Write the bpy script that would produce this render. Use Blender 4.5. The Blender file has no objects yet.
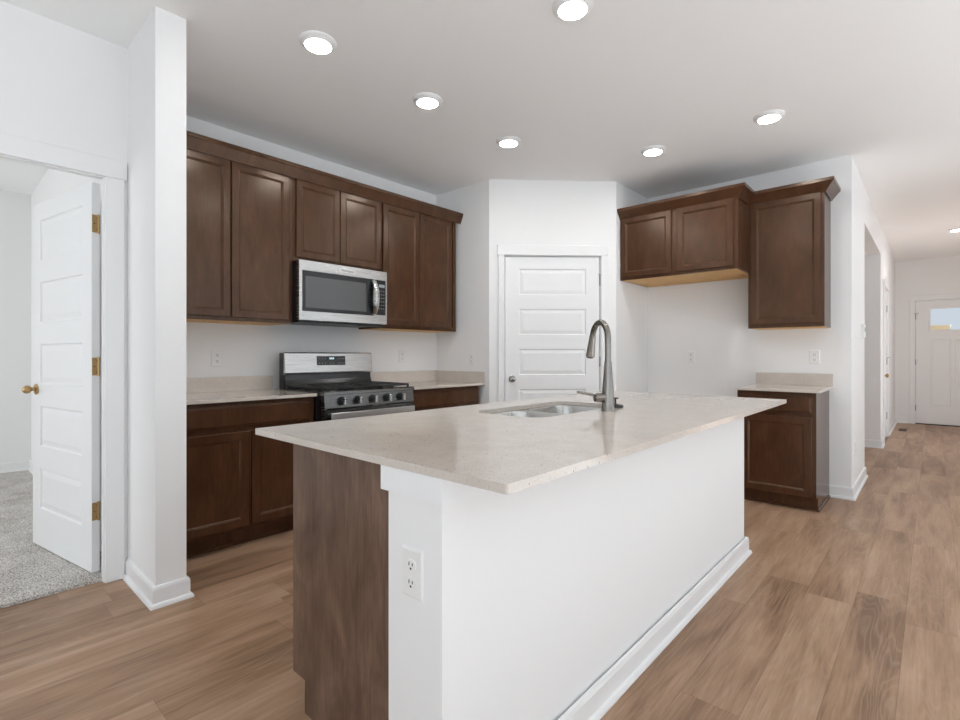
import bpy, bmesh, math, random
from mathutils import Vector, Matrix
random.seed(7)
PI = math.pi
S = bpy.context.scene
COL = S.collection

# ---------------------------------------------------------------- camera
cam_d = bpy.data.cameras.new('camera'); cam = bpy.data.objects.new('camera', cam_d); COL.objects.link(cam)
cam.location = (0, 0, 1.1498); cam.rotation_euler = (PI/2, 0, 0.7353)
cam_d.sensor_width = 36; cam_d.lens = 501.08/960*36
cam_d.shift_x = 0.0002; cam_d.shift_y = -0.00513; cam_d.clip_start = 0.05
S.camera = cam
# ---------------------------------------------------------------- world, sun, added fill lamps, exposure
w = bpy.data.worlds.new('sky'); S.world = w; w.use_nodes = True
bg = w.node_tree.nodes['Background']; bg.inputs[0].default_value = (0.80, 0.90, 1.0, 1); bg.inputs[1].default_value = 0.68
def area(name, loc, rot, sx, sy, power, col):
    l = bpy.data.lights.new(name, 'AREA'); l.shape = 'RECTANGLE'; l.size = sx; l.size_y = sy; l.energy = power; l.color = col
    o = bpy.data.objects.new(name, l); COL.objects.link(o); o.location = loc; o.rotation_euler = rot
    return o
DAY = (0.84, 0.96, 1.10)
BACK_WIN = [(-0.6, 1.0), (1.2, 2.6), (2.8, 4.2)]           # x ranges of the great-room windows in the wall behind
SIDE_WIN = [(-4.6, -2.8), (-2.2, -0.4), (0.4, 2.5), (2.8, 4.9)]  # unseen side windows, added and widened to let in sun and fill
for a, b in BACK_WIN:      # area lamps standing in for sky light, square to each unseen opening
    area('window_fill', ((a+b)/2, -5.75, 1.4), (PI/2, 0, 0), b-a, 2.2, 20*(b-a)/1.5, DAY)
for a, b in SIDE_WIN:      # added fill at the unseen windows, tilted up to brighten the ceiling
    area('window_fill', (4.75, (a+b)/2, 1.2), (0, PI/2+0.95, 0), 2.0, b-a, 16, DAY)
area('bedroom_fill', (-5.0, -3.72, 1.4), (PI/2, 0, 0), 1.8, 1.6, 54, (0.93, 0.97, 1.02))  # lamp added at an unseen window to light the bedroom
area('hall_fill', (1.56, 8.3, 1.15), (0, PI/2, 0), 2.3, 2.4, 12, (0.76, 0.95, 1.12))  # lamp added at an unseen wall opening to brighten the hall
sun_d = bpy.data.lights.new('sun', 'SUN'); sun_d.energy = 14.2; sun_d.angle = 0.02; sun_d.color = (0.92, 0.98, 1.06)
sun = bpy.data.objects.new('sun', sun_d); COL.objects.link(sun)      # sun through the added side windows, falling on the rug added to bounce it
sun.rotation_euler = (0, math.radians(90-35), 0)
LAMP = 103.0
LAMP_COL = (0.95, 0.94, 0.925, 1)
S.view_settings.view_transform = 'Standard'; S.view_settings.look = 'None'
S.view_settings.gamma = 1; S.view_settings.use_curve_mapping = False
S.view_settings.exposure = 0.10
S.cycles.max_bounces = 12; S.cycles.diffuse_bounces = 8; S.cycles.glossy_bounces = 6
S.cycles.sample_clamp_indirect = 6

# ---------------------------------------------------------------- materials
def mat(name, col, rough=0.5, metal=0.0, spec=0.5, coat=0.0, emit=None, es=0.0, aniso=0.0):
    m = bpy.data.materials.new(name); m.use_nodes = True
    b = m.node_tree.nodes['Principled BSDF']
    b.inputs['Base Color'].default_value = (*col, 1); b.inputs['Roughness'].default_value = rough
    b.inputs['Metallic'].default_value = metal; b.inputs['Specular IOR Level'].default_value = spec
    b.inputs['Coat Weight'].default_value = coat; b.inputs['Anisotropic'].default_value = aniso
    if emit: b.inputs['Emission Color'].default_value = emit; b.inputs['Emission Strength'].default_value = es
    return m
class NT:
    def __init__(s, m): s.t = m.node_tree; s.b = m.node_tree.nodes['Principled BSDF']
    def n(s, typ, **kw):
        k = s.t.nodes.new(typ)
        for a, v in kw.items(): setattr(k, a, v)
        return k
    def l(s, a, b): s.t.links.new(a, b)
    def math(s, op, a, b=None, c=None):
        k = s.n('ShaderNodeMath', operation=op)
        for i, v in enumerate((a, b, c)):
            if v is None: continue
            if isinstance(v, (int, float)): k.inputs[i].default_value = v
            else: s.l(v, k.inputs[i])
        return k.outputs[0]
    def coord(s): return s.n('ShaderNodeTexCoord').outputs['Object']
    def mapped(s, scale, src=None, loc=(0, 0, 0)):
        k = s.n('ShaderNodeMapping'); k.inputs['Scale'].default_value = scale; k.inputs['Location'].default_value = loc
        s.l(src or s.coord(), k.inputs['Vector']); return k.outputs[0]
    def noise(s, vec, scale, detail=4, rough=0.5, dist=0.0):
        k = s.n('ShaderNodeTexNoise'); s.l(vec, k.inputs['Vector'])
        k.inputs['Scale'].default_value = scale; k.inputs['Detail'].default_value = detail
        k.inputs['Roughness'].default_value = rough; k.inputs['Distortion'].default_value = dist
        return k.outputs['Fac']
    def ramp(s, fac, stops):
        k = s.n('ShaderNodeValToRGB'); e = k.color_ramp.elements
        while len(e) < len(stops): e.new(0.5)
        for i, (p, c) in enumerate(stops): e[i].position = p; e[i].color = (*c, 1)
        s.l(fac, k.inputs[0]); return k.outputs[0]
    def mix(s, fac, a, b, mode='MIX'):
        k = s.n('ShaderNodeMix', data_type='RGBA', blend_type=mode)
        if isinstance(fac, (int, float)): k.inputs[0].default_value = fac
        else: s.l(fac, k.inputs[0])
        for i, v in ((6, a), (7, b)):
            if isinstance(v, tuple): k.inputs[i].default_value = (*v, 1)
            else: s.l(v, k.inputs[i])
        return k.outputs[2]
    def bump(s, h, strength, dist=0.002):
        k = s.n('ShaderNodeBump'); k.inputs['Strength'].default_value = strength; k.inputs['Distance'].default_value = dist
        s.l(h, k.inputs['Height']); s.l(k.outputs[0], s.b.inputs['Normal'])

def wall_paint(name, col):
    m = mat(name, col, 0.85, spec=0.25); t = NT(m); t.bump(t.noise(t.coord(), 220, 3), 0.05, 0.001); return m
PAINT = wall_paint('wall_paint', (0.86, 0.858, 0.85))
CEIL = wall_paint('ceiling_paint', (0.93, 0.928, 0.922))
TRIM = mat('trim_enamel', (0.86, 0.862, 0.86), 0.42, spec=0.4)
DOORW = mat('door_enamel', (0.85, 0.852, 0.85), 0.45, spec=0.4)
PLATE = mat('outlet_plastic', (0.84, 0.84, 0.82), 0.35)
SLOT = mat('slot_dark', (0.03, 0.03, 0.03), 0.6)

def wood(name, dark, mid, light, rough=0.34, stops=(0.30, 0.52, 0.74)):
    m = mat(name, mid, rough, spec=0.45); t = NT(m)
    t.b.inputs['Specular Tint'].default_value = (1.0, 0.86, 0.72, 1)  # warm highlight tint stands in for warm lamplight on the lacquer
    info = t.n('ShaderNodeObjectInfo').outputs['Random']
    c = t.n('ShaderNodeVectorMath', operation='ADD'); t.l(t.coord(), c.inputs[0])
    comb = t.n('ShaderNodeCombineXYZ'); t.l(t.math('MULTIPLY', info, 17.0), comb.inputs[0]); t.l(t.math('MULTIPLY', info, 9.0), comb.inputs[2])
    t.l(comb.outputs[0], c.inputs[1])
    v = c.outputs[0]
    blot = t.noise(t.mapped((5, 5, 2.2), v), 1.6, 5, 0.6, 0.6)
    grain = t.noise(t.mapped((60, 60, 4), v), 2.0, 6, 0.65)
    fine = t.noise(t.mapped((260, 260, 12), v), 1.0, 2)
    f = t.math('ADD', t.math('MULTIPLY', blot, 0.55), t.math('ADD', t.math('MULTIPLY', grain, 0.32), t.math('MULTIPLY', fine, 0.13)))
    t.l(t.ramp(f, [(stops[0], dark), (stops[1], mid), (stops[2], light)]), t.b.inputs['Base Color'])
    t.l(t.math('MULTIPLY_ADD', grain, 0.10, rough-0.05), t.b.inputs['Roughness'])
    t.bump(grain, 0.06, 0.001)
    return m
WOOD = wood('stained_maple', (0.046, 0.019, 0.009), (0.078, 0.034, 0.017), (0.112, 0.052, 0.026), 0.235)
PANELWOOD = wood('stained_veneer', (0.062, 0.033, 0.021), (0.135, 0.080, 0.055), (0.25, 0.16, 0.117), 0.40, (0.34, 0.50, 0.68))
BIRCH = wood('raw_birch', (0.58, 0.33, 0.10), (0.70, 0.42, 0.15), (0.76, 0.50, 0.21), 0.5)

def quartz():
    m = mat('speckled_quartz', (0.72, 0.69, 0.65), 0.10, spec=0.5); t = NT(m); co = t.coord()
    big = t.noise(co, 9, 4, 0.6)
    base = t.ramp(big, [(0.3, (0.58, 0.52, 0.46)), (0.7, (0.64, 0.58, 0.52))])
    vo = t.n('ShaderNodeTexVoronoi'); vo.inputs['Scale'].default_value = 230; t.l(co, vo.inputs['Vector'])
    cell = t.n('ShaderNodeSeparateColor'); t.l(vo.outputs['Color'], cell.inputs[0])
    pick = t.math('GREATER_THAN', cell.outputs[0], 0.80)
    small = t.math('LESS_THAN', vo.outputs['Distance'], 0.42)
    dark = t.math('MULTIPLY', pick, small)
    tone = t.ramp(cell.outputs[1], [(0.0, (0.20, 0.17, 0.15)), (0.45, (0.45, 0.40, 0.36)), (0.9, (0.80, 0.80, 0.80))])
    c1 = t.mix(t.math('MULTIPLY', dark, 0.62), base, tone)
    v2 = t.n('ShaderNodeTexVoronoi'); v2.inputs['Scale'].default_value = 60; t.l(co, v2.inputs['Vector'])
    s2 = t.n('ShaderNodeSeparateColor'); t.l(v2.outputs['Color'], s2.inputs[0])
    d2 = t.math('MULTIPLY', t.math('GREATER_THAN', s2.outputs[0], 0.86), t.math('LESS_THAN', v2.outputs['Distance'], 0.16))
    c2 = t.mix(t.math('MULTIPLY', d2, 0.75), c1, (0.16, 0.13, 0.12))
    t.l(c2, t.b.inputs['Base Color'])
    return m
QUARTZ = quartz()

def floor_mat():
    m = mat('oak_vinyl_plank', (0.3, 0.2, 0.14), 0.42, spec=0.35); t = NT(m)
    sep = t.n('ShaderNodeSeparateXYZ'); t.l(t.coord(), sep.inputs[0])
    X, Y = sep.outputs[0], sep.outputs[1]
    u = t.math('DIVIDE', t.math('ADD', X, 10*0.184+0.089), 0.184)
    row = t.math('FLOOR', u); fx = t.math('SUBTRACT', u, row)
    wn = t.n('ShaderNodeTexWhiteNoise', noise_dimensions='1D'); t.l(row, wn.inputs['W'])
    vv = t.math('DIVIDE', t.math('ADD', Y, t.math('MULTIPLY', wn.outputs['Value'], 1.22)), 1.22)
    colm = t.math('FLOOR', vv); fy = t.math('SUBTRACT', vv, colm)
    w2 = t.n('ShaderNodeTexWhiteNoise', noise_dimensions='2D')
    cb = t.n('ShaderNodeCombineXYZ'); t.l(row, cb.inputs[0]); t.l(colm, cb.inputs[1]); t.l(cb.outputs[0], w2.inputs['Vector'])
    rnd = w2.outputs['Value']
    cv = t.n('ShaderNodeCombineXYZ'); t.l(X, cv.inputs[0]); t.l(Y, cv.inputs[1]); t.l(t.math('MULTIPLY', rnd, 37.0), cv.inputs[2])
    P = cv.outputs[0]
    broad = t.noise(t.mapped((7, 0.9, 1), P), 1.3, 4, 0.55, 0.5)
    grain = t.noise(t.mapped((70, 3.0, 1), P), 1.6, 6, 0.65, 0.3)
    # cathedral figure: contour lines of a stretched noise field
    fld = t.noise(t.mapped((6.0, 0.85, 1), P), 1.0, 2, 0.45, 0.25)
    rings = t.math('ABSOLUTE', t.math('SUBTRACT', t.math('FRACT', t.math('MULTIPLY', fld, 26.0)), 0.5))
    line = t.math('SUBTRACT', 1.0, t.math('SMOOTH_MIN', t.math('MULTIPLY', rings, 4.5), 1.0, 0.2))
    where = t.ramp(t.noise(t.mapped((4, 0.8, 1), P), 1.0, 2), [(0.46, (0, 0, 0)), (0.60, (1, 1, 1))])
    line = t.math('MULTIPLY', line, where)
    f = t.math('ADD', t.math('MULTIPLY', broad, 0.62), t.math('MULTIPLY', grain, 0.38))
    f = t.math('ADD', f, t.math('MULTIPLY', t.math('SUBTRACT', rnd, 0.5), 0.13))
    c = t.ramp(f, [(0.34, (0.200, 0.115, 0.066)), (0.49, (0.355, 0.218, 0.134)), (0.66, (0.490, 0.330, 0.222))])
    c = t.mix(t.math('MULTIPLY', line, 0.30), c, (0.46, 0.35, 0.26))
    kn = t.n('ShaderNodeTexVoronoi'); kn.inputs['Scale'].default_value = 1.0; t.l(t.mapped((3.0, 0.9, 1), P), kn.inputs['Vector'])
    knot = t.ramp(kn.outputs['Distance'], [(0.010, (1, 1, 1)), (0.11, (0, 0, 0))])
    c = t.mix(t.math('MULTIPLY', knot, 0.5), c, (0.12, 0.07, 0.045))
    ex = t.math('MULTIPLY', t.math('MINIMUM', fx, t.math('SUBTRACT', 1.0, fx)), 0.184)
    ey = t.math('MULTIPLY', t.math('MINIMUM', fy, t.math('SUBTRACT', 1.0, fy)), 1.22)
    gap = t.math('LESS_THAN', t.math('MINIMUM', ex, ey), 0.0011)
    c = t.mix(t.math('MULTIPLY', gap, 0.42), c, (0.10, 0.065, 0.045))
    t.l(c, t.b.inputs['Base Color'])
    t.l(t.math('MULTIPLY_ADD', grain, 0.14, 0.34), t.b.inputs['Roughness'])
    t.bump(t.math('SUBTRACT', grain, gap), 0.10, 0.001)
    return m
FLOOR = floor_mat()
def carpet_mat():
    m = mat('speckled_carpet', (0.4, 0.38, 0.35), 0.95, spec=0.1); t = NT(m); co = t.coord()
    n1 = t.noise(co, 140, 3, 0.7); n2 = t.noise(co, 5, 3)
    f = t.math('ADD', t.math('MULTIPLY', n1, 0.85), t.math('MULTIPLY', n2, 0.15))
    t.l(t.ramp(f, [(0.37, (0.16, 0.14, 0.12)), (0.47, (0.54, 0.50, 0.455)), (0.58, (0.86, 0.83, 0.79))]), t.b.inputs['Base Color'])
    t.bump(t.noise(co, 150, 2), 0.9, 0.01); return m
CARPET = carpet_mat()
def brushed(name, col, rough, axis):
    m = mat(name, col, rough, 1.0); t = NT(m)
    g = t.noise(t.mapped(axis), 1.0, 3, 0.6)
    t.l(t.math('MULTIPLY_ADD', g, 0.14, rough-0.07), t.b.inputs['Roughness']); return m
STEEL = brushed('brushed_steel', (0.56, 0.56, 0.55), 0.27, (3, 3, 500))
DREFL_STEEL = brushed('steel_dark_reflection', (0.17, 0.17, 0.168), 0.26, (3, 3, 500))  # range steel darkened in colour for the dark island it reflects
SINKS = brushed('sink_steel', (0.50, 0.49, 0.47), 0.24, (300, 4, 4))
NICKEL = mat('brushed_nickel', (0.27, 0.25, 0.225), 0.27, 1.0)
CHROME = mat('satin_chrome', (0.42, 0.41, 0.40), 0.22, 1.0)
BRASS = mat('antique_brass', (0.50, 0.34, 0.16), 0.32, 1.0)
BLACK = mat('black_enamel', (0.012, 0.012, 0.013), 0.16)
GLASSB = mat('smoked_glass', (0.035, 0.037, 0.038), 0.05, spec=0.9)
IRON = mat('cast_iron', (0.018, 0.018, 0.018), 0.55)
DARK = mat('dark_plastic', (0.02, 0.02, 0.021), 0.4)
RUBBER = mat('black_rubber', (0.01, 0.01, 0.01), 0.45)
MARK = mat('pale_marking', (0.28, 0.30, 0.31), 0.5)
LOGO = mat('badge_ink', (0.03, 0.03, 0.035), 0.4)
LENS = mat('lamp_lens', (0.9, 0.9, 0.88), 0.5, emit=LAMP_COL, es=LAMP)
TAN = mat('tan_siding', (0.62, 0.47, 0.29), 0.8)
WHITE_SIDING = mat('pale_siding', (0.72, 0.74, 0.78), 0.8)
LAWN = mat('concrete_drive', (0.45, 0.44, 0.42), 0.9)
VENTB = mat('register_brown', (0.10, 0.045, 0.022), 0.5)
GLASS = mat('clear_glass', (1, 1, 1), 0.0); GLASS.node_tree.nodes['Principled BSDF'].inputs['Transmission Weight'].default_value = 1.0
GLASS.node_tree.nodes['Principled BSDF'].inputs['IOR'].default_value = 1.01

# ---------------------------------------------------------------- helpers
def box(bm, lo, hi, bev=0.0, seg=1):
    g = bmesh.ops.create_cube(bm, size=1.0)
    sx, sy, sz = (hi[i]-lo[i] for i in range(3))
    for v in g['verts']:
        v.co = Vector(((lo[0]+hi[0])/2+v.co.x*sx, (lo[1]+hi[1])/2+v.co.y*sy, (lo[2]+hi[2])/2+v.co.z*sz))
    if bev > 0:
        es = list({e for v in g['verts'] for e in v.link_edges})
        bmesh.ops.bevel(bm, geom=es, offset=bev, segments=seg, profile=0.7, affect='EDGES')
def boxes(*args):
    bm = bmesh.new()
    for a in args: box(bm, *a)
    return bm
def prism(bm, pts, fn, a, b):
    """extrude a polygon of 2D pts; fn(p, t) gives the 3D point at extrusion t"""
    A = [bm.verts.new(fn(p, a)) for p in pts]; B = [bm.verts.new(fn(p, b)) for p in pts]
    n = len(pts)
    bm.faces.new(A); bm.faces.new(B[::-1])
    for i in range(n): bm.faces.new((A[i], B[i], B[(i+1) % n], A[(i+1) % n]))
def lathe(bm, prof, M=Matrix(), seg=32):
    """prof: (r, z) list turned about local z, closed at the ends"""
    rings = []
    for r, z in prof:
        rings.append([bm.verts.new(M @ Vector((r*math.cos(2*PI*k/seg), r*math.sin(2*PI*k/seg), z))) for k in range(seg)])
    for a, b in zip(rings, rings[1:]):
        for k in range(seg): bm.faces.new((a[k], a[(k+1) % seg], b[(k+1) % seg], b[k]))
    bm.faces.new(rings[0][::-1]); bm.faces.new(rings[-1])
def tube(bm, pts, rad, seg=16):
    pts = [Vector(p) for p in pts]; n = len(pts)
    rads = rad if isinstance(rad, (list, tuple)) else [rad]*n
    up = Vector((0, 0, 1)); prev = None; rings = []
    for i, p in enumerate(pts):
        t = (pts[min(i+1, n-1)]-pts[max(i-1, 0)]).normalized()
        if prev is None:
            a = t.cross(up) if abs(t.dot(up)) < 0.95 else t.cross(Vector((1, 0, 0)))
            a.normalize()
        else: a = (prev - t*prev.dot(t)).normalized()
        prev = a; b = t.cross(a)
        rings.append([bm.verts.new(p + (a*math.cos(2*PI*k/seg)+b*math.sin(2*PI*k/seg))*rads[i]) for k in range(seg)])
    for A, B in zip(rings, rings[1:]):
        for k in range(seg): bm.faces.new((A[k], A[(k+1) % seg], B[(k+1) % seg], B[k]))
    bm.faces.new(rings[0][::-1]); bm.faces.new(rings[-1])
def sweep(bm, path, prof):
    """closed profile of (outward, z) carried along an open plan path with mitred corners; outward = to the right of travel"""
    path = [Vector(p) for p in path]; n = len(path); rings = []
    for i, p in enumerate(path):
        d1 = (path[i]-path[i-1]).normalized() if i else (path[1]-path[0]).normalized()
        d2 = (path[i+1]-path[i]).normalized() if i < n-1 else d1
        n1 = Vector((d1.y, -d1.x)); n2 = Vector((d2.y, -d2.x))
        m = (n1+n2); m = m/m.dot(n1)
        rings.append([bm.verts.new((p.x+m.x*o, p.y+m.y*o, z)) for o, z in prof])
    k = len(prof)
    for A, B in zip(rings, rings[1:]):
        for j in range(k): bm.faces.new((A[j], A[(j+1) % k], B[(j+1) % k], B[j]))
    bm.faces.new(rings[0][::-1]); bm.faces.new(rings[-1])
def obj(name, bm, m, parent=None, loc=(0, 0, 0), rotz=0.0, smooth=False, label=None):
    bmesh.ops.remove_doubles(bm, verts=bm.verts, dist=1e-5)
    bmesh.ops.recalc_face_normals(bm, faces=bm.faces)
    me = bpy.data.meshes.new(name); bm.to_mesh(me); bm.free()
    if smooth:
        me.polygons.foreach_set('use_smooth', [True]*len(me.polygons))
        try: me.set_sharp_from_angle(angle=math.radians(38))
        except Exception: pass
    me.materials.append(m)
    o = bpy.data.objects.new(name, me); COL.objects.link(o)
    o.location = loc; o.rotation_euler = (0, 0, rotz)
    if parent: o.parent = parent
    if label: o['label'] = label
    return o
def tag(o, label, cat, group=None):
    o['label'] = label; o['category'] = cat
    if group: o['group'] = group
    return o
def thing(name, label, cat, loc=(0, 0, 0), rotz=0.0, group=None):
    o = bpy.data.objects.new(name, None); COL.objects.link(o); o.empty_display_size = 0.1
    o.location = loc; o.rotation_euler = (0, 0, rotz)
    return tag(o, label, cat, group)
def struct(name, bm, m, label, cat, loc=(0, 0, 0), rotz=0.0):
    o = obj(name, bm, m, None, loc, rotz); o['kind'] = 'structure'
    return tag(o, label, cat)
def nested(bm, rect, loops, cap=True, flip=1):
    """quads between inset copies of a rectangle in the x-z plane; loops = (inset, y)"""
    x0, x1, z0, z1 = rect; prev = None
    for ins, y in loops:
        cur = [bm.verts.new((x0+ins, y, z0+ins)), bm.verts.new((x1-ins, y, z0+ins)), bm.verts.new((x1-ins, y, z1-ins)), bm.verts.new((x0+ins, y, z1-ins))]
        if prev:
            for i in range(4): bm.faces.new((prev[i], prev[(i+1) % 4], cur[(i+1) % 4], cur[i]))
        prev = cur
    if cap: bm.faces.new(prev)
def grid_face(bm, w, h, holes, y, z0=0.0, x0=0.0):
    xs = sorted({x0, x0+w, *[a for r in holes for a in r[:2]]}); zs = sorted({z0, z0+h, *[a for r in holes for a in r[2:]]})
    for i in range(len(xs)-1):
        for j in range(len(zs)-1):
            cx, cz = (xs[i]+xs[i+1])/2, (zs[j]+zs[j+1])/2
            if any(r[0] < cx < r[1] and r[2] < cz < r[3] for r in holes): continue
            bm.faces.new([bm.verts.new(p) for p in ((xs[i], y, zs[j]), (xs[i+1], y, zs[j]), (xs[i+1], y, zs[j+1]), (xs[i], y, zs[j+1]))])
def slab_sides(bm, x0, x1, z0, z1, ya, yb):
    c = [(x0, z0), (x1, z0), (x1, z1), (x0, z1)]
    for i in range(4):
        a, b = c[i], c[(i+1) % 4]
        bm.faces.new([bm.verts.new(p) for p in ((a[0], ya, a[1]), (b[0], ya, b[1]), (b[0], yb, b[1]), (a[0], yb, a[1]))])
PANEL_LOOPS = [(0, 0), (0.006, 0.008), (0.014, 0.008), (0.040, 0.002)]
def panel_slab(w, h, t, panels, through=()):
    """moulded interior door: x 0..w, z 0..h, y 0 (front) .. t, sunk panels on both faces"""
    bm = bmesh.new(); holes = list(panels)+list(through)
    grid_face(bm, w, h, holes, 0.0); grid_face(bm, w, h, holes, t)
    slab_sides(bm, 0, w, 0, h, 0, t)
    for p in panels:
        nested(bm, p, PANEL_LOOPS); nested(bm, p, [(i, t-y) for i, y in PANEL_LOOPS])
    for p in through: slab_sides(bm, *p, 0, t)
    return bm
def five_panels(w, inset):
    return [(inset, w-inset, z, z+0.236) for z in (0.225, 0.592, 0.957, 1.322, 1.687)]

# ---------------------------------------------------------------- room shell
H = 2.743; T = 0.12
struct('floor', boxes(((-3.80, -5.62, -0.12), (4.62, 11.30, 0))), FLOOR, 'oak-look plank floor running through kitchen and hall', 'floor')
struct('floor_bedroom', boxes(((-6.77, -3.62, -0.10), (-3.80, 0.703, 0.001)), ((-6.65, -3.5, 0.0), (-3.135, 0.703, 0.016))), CARPET, 'speckled grey carpet beyond the open bedroom door', 'carpet')
struct('ceiling', boxes(((-6.80, -5.62, H), (4.62, 11.30, H+0.12))), CEIL, 'flat white ceiling with round recessed lights', 'ceiling')
struct('wall_wing', boxes(((-6.65, 0.703, 0), (-2.632, 0.8308, H))), PAINT, 'white wing wall ending in a column beside the range run', 'wall')
struct('wall_bedroom', boxes(((-3.226, -5.5, 0), (-3.106, -0.235, H)), ((-3.152, 0.622, 0), (-3.106, 0.703, H)), ((-3.152, -0.235, 2.055), (-3.106, 0.622, H))), PAINT, 'white wall holding the open bedroom doorway', 'wall')
struct('wall_kitchen', boxes(((-3.802, 0.8308, 0), (-3.682, 3.544, H))), PAINT, 'white wall behind the range and its cabinets', 'wall')
struct('wall_kitchen_return', boxes(((-3.682, 3.424, 0), (-2.982, 3.544, H))), PAINT, 'short white wall between range run and pantry', 'wall')
PL = math.hypot(-2.156+2.982, 4.2475-3.424)
bm = bmesh.new(); box(bm, (0, 0, 0), (0.125, T, H)); box(bm, (1.035, 0, 0), (PL, T, H)); box(bm, (0.125, 0, 2.06), (1.035, T, H))
struct('wall_pantry', bm, PAINT, 'white angled corner wall around the pantry door', 'wall', (-2.982, 3.424, 0), PI/4)
struct('wall_pantry_return', boxes(((-2.276, 4.2475, 0), (-2.156, 4.936, H))), PAINT, 'white side wall of the refrigerator alcove', 'wall')
struct('wall_fridge', boxes(((-2.276, 4.936, 0), (-0.48, 5.056, H))), PAINT, 'white wall of the empty refrigerator alcove', 'wall')
struct('wall_hall', boxes(((-0.60, 5.056, 0), (-0.48, 5.947, H)), ((-0.60, 7.90, 0), (-0.48, 8.31, H)), ((-0.60, 9.11, 0), (-0.48, 11.10, H)),
    ((-0.60, 8.31, 2.06), (-0.48, 9.11, H)), ((-0.60, 5.947, 2.40), (-0.48, 7.90, H))), PAINT, 'white hall wall with a wide opening and a door', 'wall')
struct('wall_hall_return', boxes(((-2.5, 7.90, 0), (-0.60, 8.02, H))), PAINT, 'white wall seen through the hall opening', 'wall')
struct('wall_side_hall', boxes(((-2.62, 5.056, 0), (-2.5, 8.02, H))), PAINT, 'white end wall of the side hall', 'wall')
struct('ceiling_side_hall', boxes(((-2.5, 5.056, 2.40), (-0.60, 7.90, 2.46))), CEIL, 'lowered white ceiling inside the hall opening', 'ceiling')
struct('wall_front', boxes(((-0.60, 11.10, 0), (-0.235, 11.22, H)), ((0.72, 11.10, 0), (1.42, 11.22, H)), ((-0.235, 11.10, 2.06), (0.72, 11.22, H))), PAINT, 'white wall around the front door', 'wall')
struct('wall_hall_far', boxes(((1.30, 5.5, 0), (1.42, 7.1, H)), ((1.30, 9.5, 0), (1.42, 11.10, H)), ((1.30, 7.1, 2.3), (1.42, 9.5, H))), PAINT, 'white hall wall opposite the side door', 'wall')  # opening in this unseen wall added to let the hall fill through
struct('wall_great_room', boxes(((1.42, 5.5, 0), (4.62, 5.62, H))), PAINT, 'white great-room wall beside the hall', 'wall')
def window_wall(along, wins, z0, z1, lo, hi, fixed):
    bm = bmesh.new(); cur = lo
    def b(a0, a1, za, zb):
        if along == 'x': box(bm, (a0, fixed[0], za), (a1, fixed[1], zb))
        else: box(bm, (fixed[0], a0, za), (fixed[1], a1, zb))
    for a, c in wins:
        b(cur, a, 0, H); b(a, c, 0, z0); b(a, c, z1, H); cur = c
    b(cur, hi, 0, H); return bm
struct('wall_back', window_wall('x', BACK_WIN, 0.30, 2.50, -3.226, 4.62, (-5.62, -5.50)), PAINT, 'white great-room wall with tall windows', 'wall')
struct('wall_side', window_wall('y', SIDE_WIN, 0.40, 2.40, -5.50, 5.50, (4.50, 4.62)), PAINT, 'white great-room side wall with added windows', 'wall')
struct('wall_bedroom_back', window_wall('x', [(-5.9, -4.1)], 0.60, 2.20, -6.77, -3.226, (-3.62, -3.50)), PAINT, 'white bedroom wall with an added unseen window', 'wall')
struct('wall_bedroom_far', boxes(((-6.77, -3.5, 0), (-6.65, 0.8308, H))), PAINT, 'white bedroom wall seen past the open door', 'wall')
# window sashes (unseen, added only to let the light in)
def sash(n, along, a, b, z0, z1, y):
    bm = bmesh.new(); f = 0.05; mid = (z0+z1)/2
    for p in ((a, a+f, z0, z1), (b-f, b, z0, z1), (a, b, z0, z0+f), (a, b, z1-f, z1), (a, b, mid-0.02, mid+0.02)):
        if along == 'x': box(bm, (p[0], y-0.03, p[2]), (p[1], y+0.03, p[3]))
        else: box(bm, (y-0.03, p[0], p[2]), (y+0.03, p[1], p[3]))
    struct('window_%d' % n, bm, TRIM, 'unseen white sash window number %d of the great room and bedroom' % n, 'window')
k = 1
for a, b in BACK_WIN: sash(k, 'x', a, b, 0.30, 2.50, -5.56); k += 1
for a, b in SIDE_WIN: sash(k, 'y', a, b, 0.40, 2.40, 4.56); k += 1
sash(k, 'x', -5.9, -4.1, 0.60, 2.20, -3.56)

# baseboards with shoe moulding
BASEP = [(0, 0), (0.026, 0), (0.026, 0.008), (0.022, 0.017), (0.013, 0.021), (0.013, 0.082), (0.009, 0.094), (0, 0.096)]
def baseboard(name, path, label, z=0.0):
    bm = bmesh.new(); sweep(bm, path, [(o, zz+z) for o, zz in BASEP]); return struct(name, bm, TRIM, label, 'baseboard')
d45 = math.sqrt(0.5)
baseboard('baseboard_wing', [(-3.09, 0.703), (-2.632, 0.703), (-2.632, 0.8308), (-3.06, 0.8308)], 'white baseboard wrapping the column end of the wing wall')
baseboard('baseboard_pantry', [(-3.03, 3.424), (-2.982, 3.424), (-2.982+0.078*d45, 3.424+0.078*d45)], 'white baseboard at the pantry door casing foot')
baseboard('baseboard_alcove', [(-2.982+1.095*d45, 3.424+1.095*d45), (-2.156, 4.2475), (-2.156, 4.936), (-1.165, 4.936)], 'white baseboard inside the refrigerator alcove')
baseboard('baseboard_fridge', [(-0.625, 4.936), (-0.48, 4.936), (-0.48, 5.947), (-0.60, 5.947)], 'white baseboard wrapping the wall end beside the small base cabinet')
baseboard('baseboard_hall', [(-2.5, 7.90), (-0.48, 7.90), (-0.48, 8.225)], 'white baseboard at the far jamb of the hall opening')
baseboard('baseboard_front', [(-0.48, 9.195), (-0.48, 11.10), (-0.315, 11.10)], 'white baseboard in the hall corner by the front door')
baseboard('baseboard_island', [(-1.014, 0.775), (-0.805, 0.775), (-0.805, 3.192), (-1.014, 3.192)], 'white baseboard along the long island wall')
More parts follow.
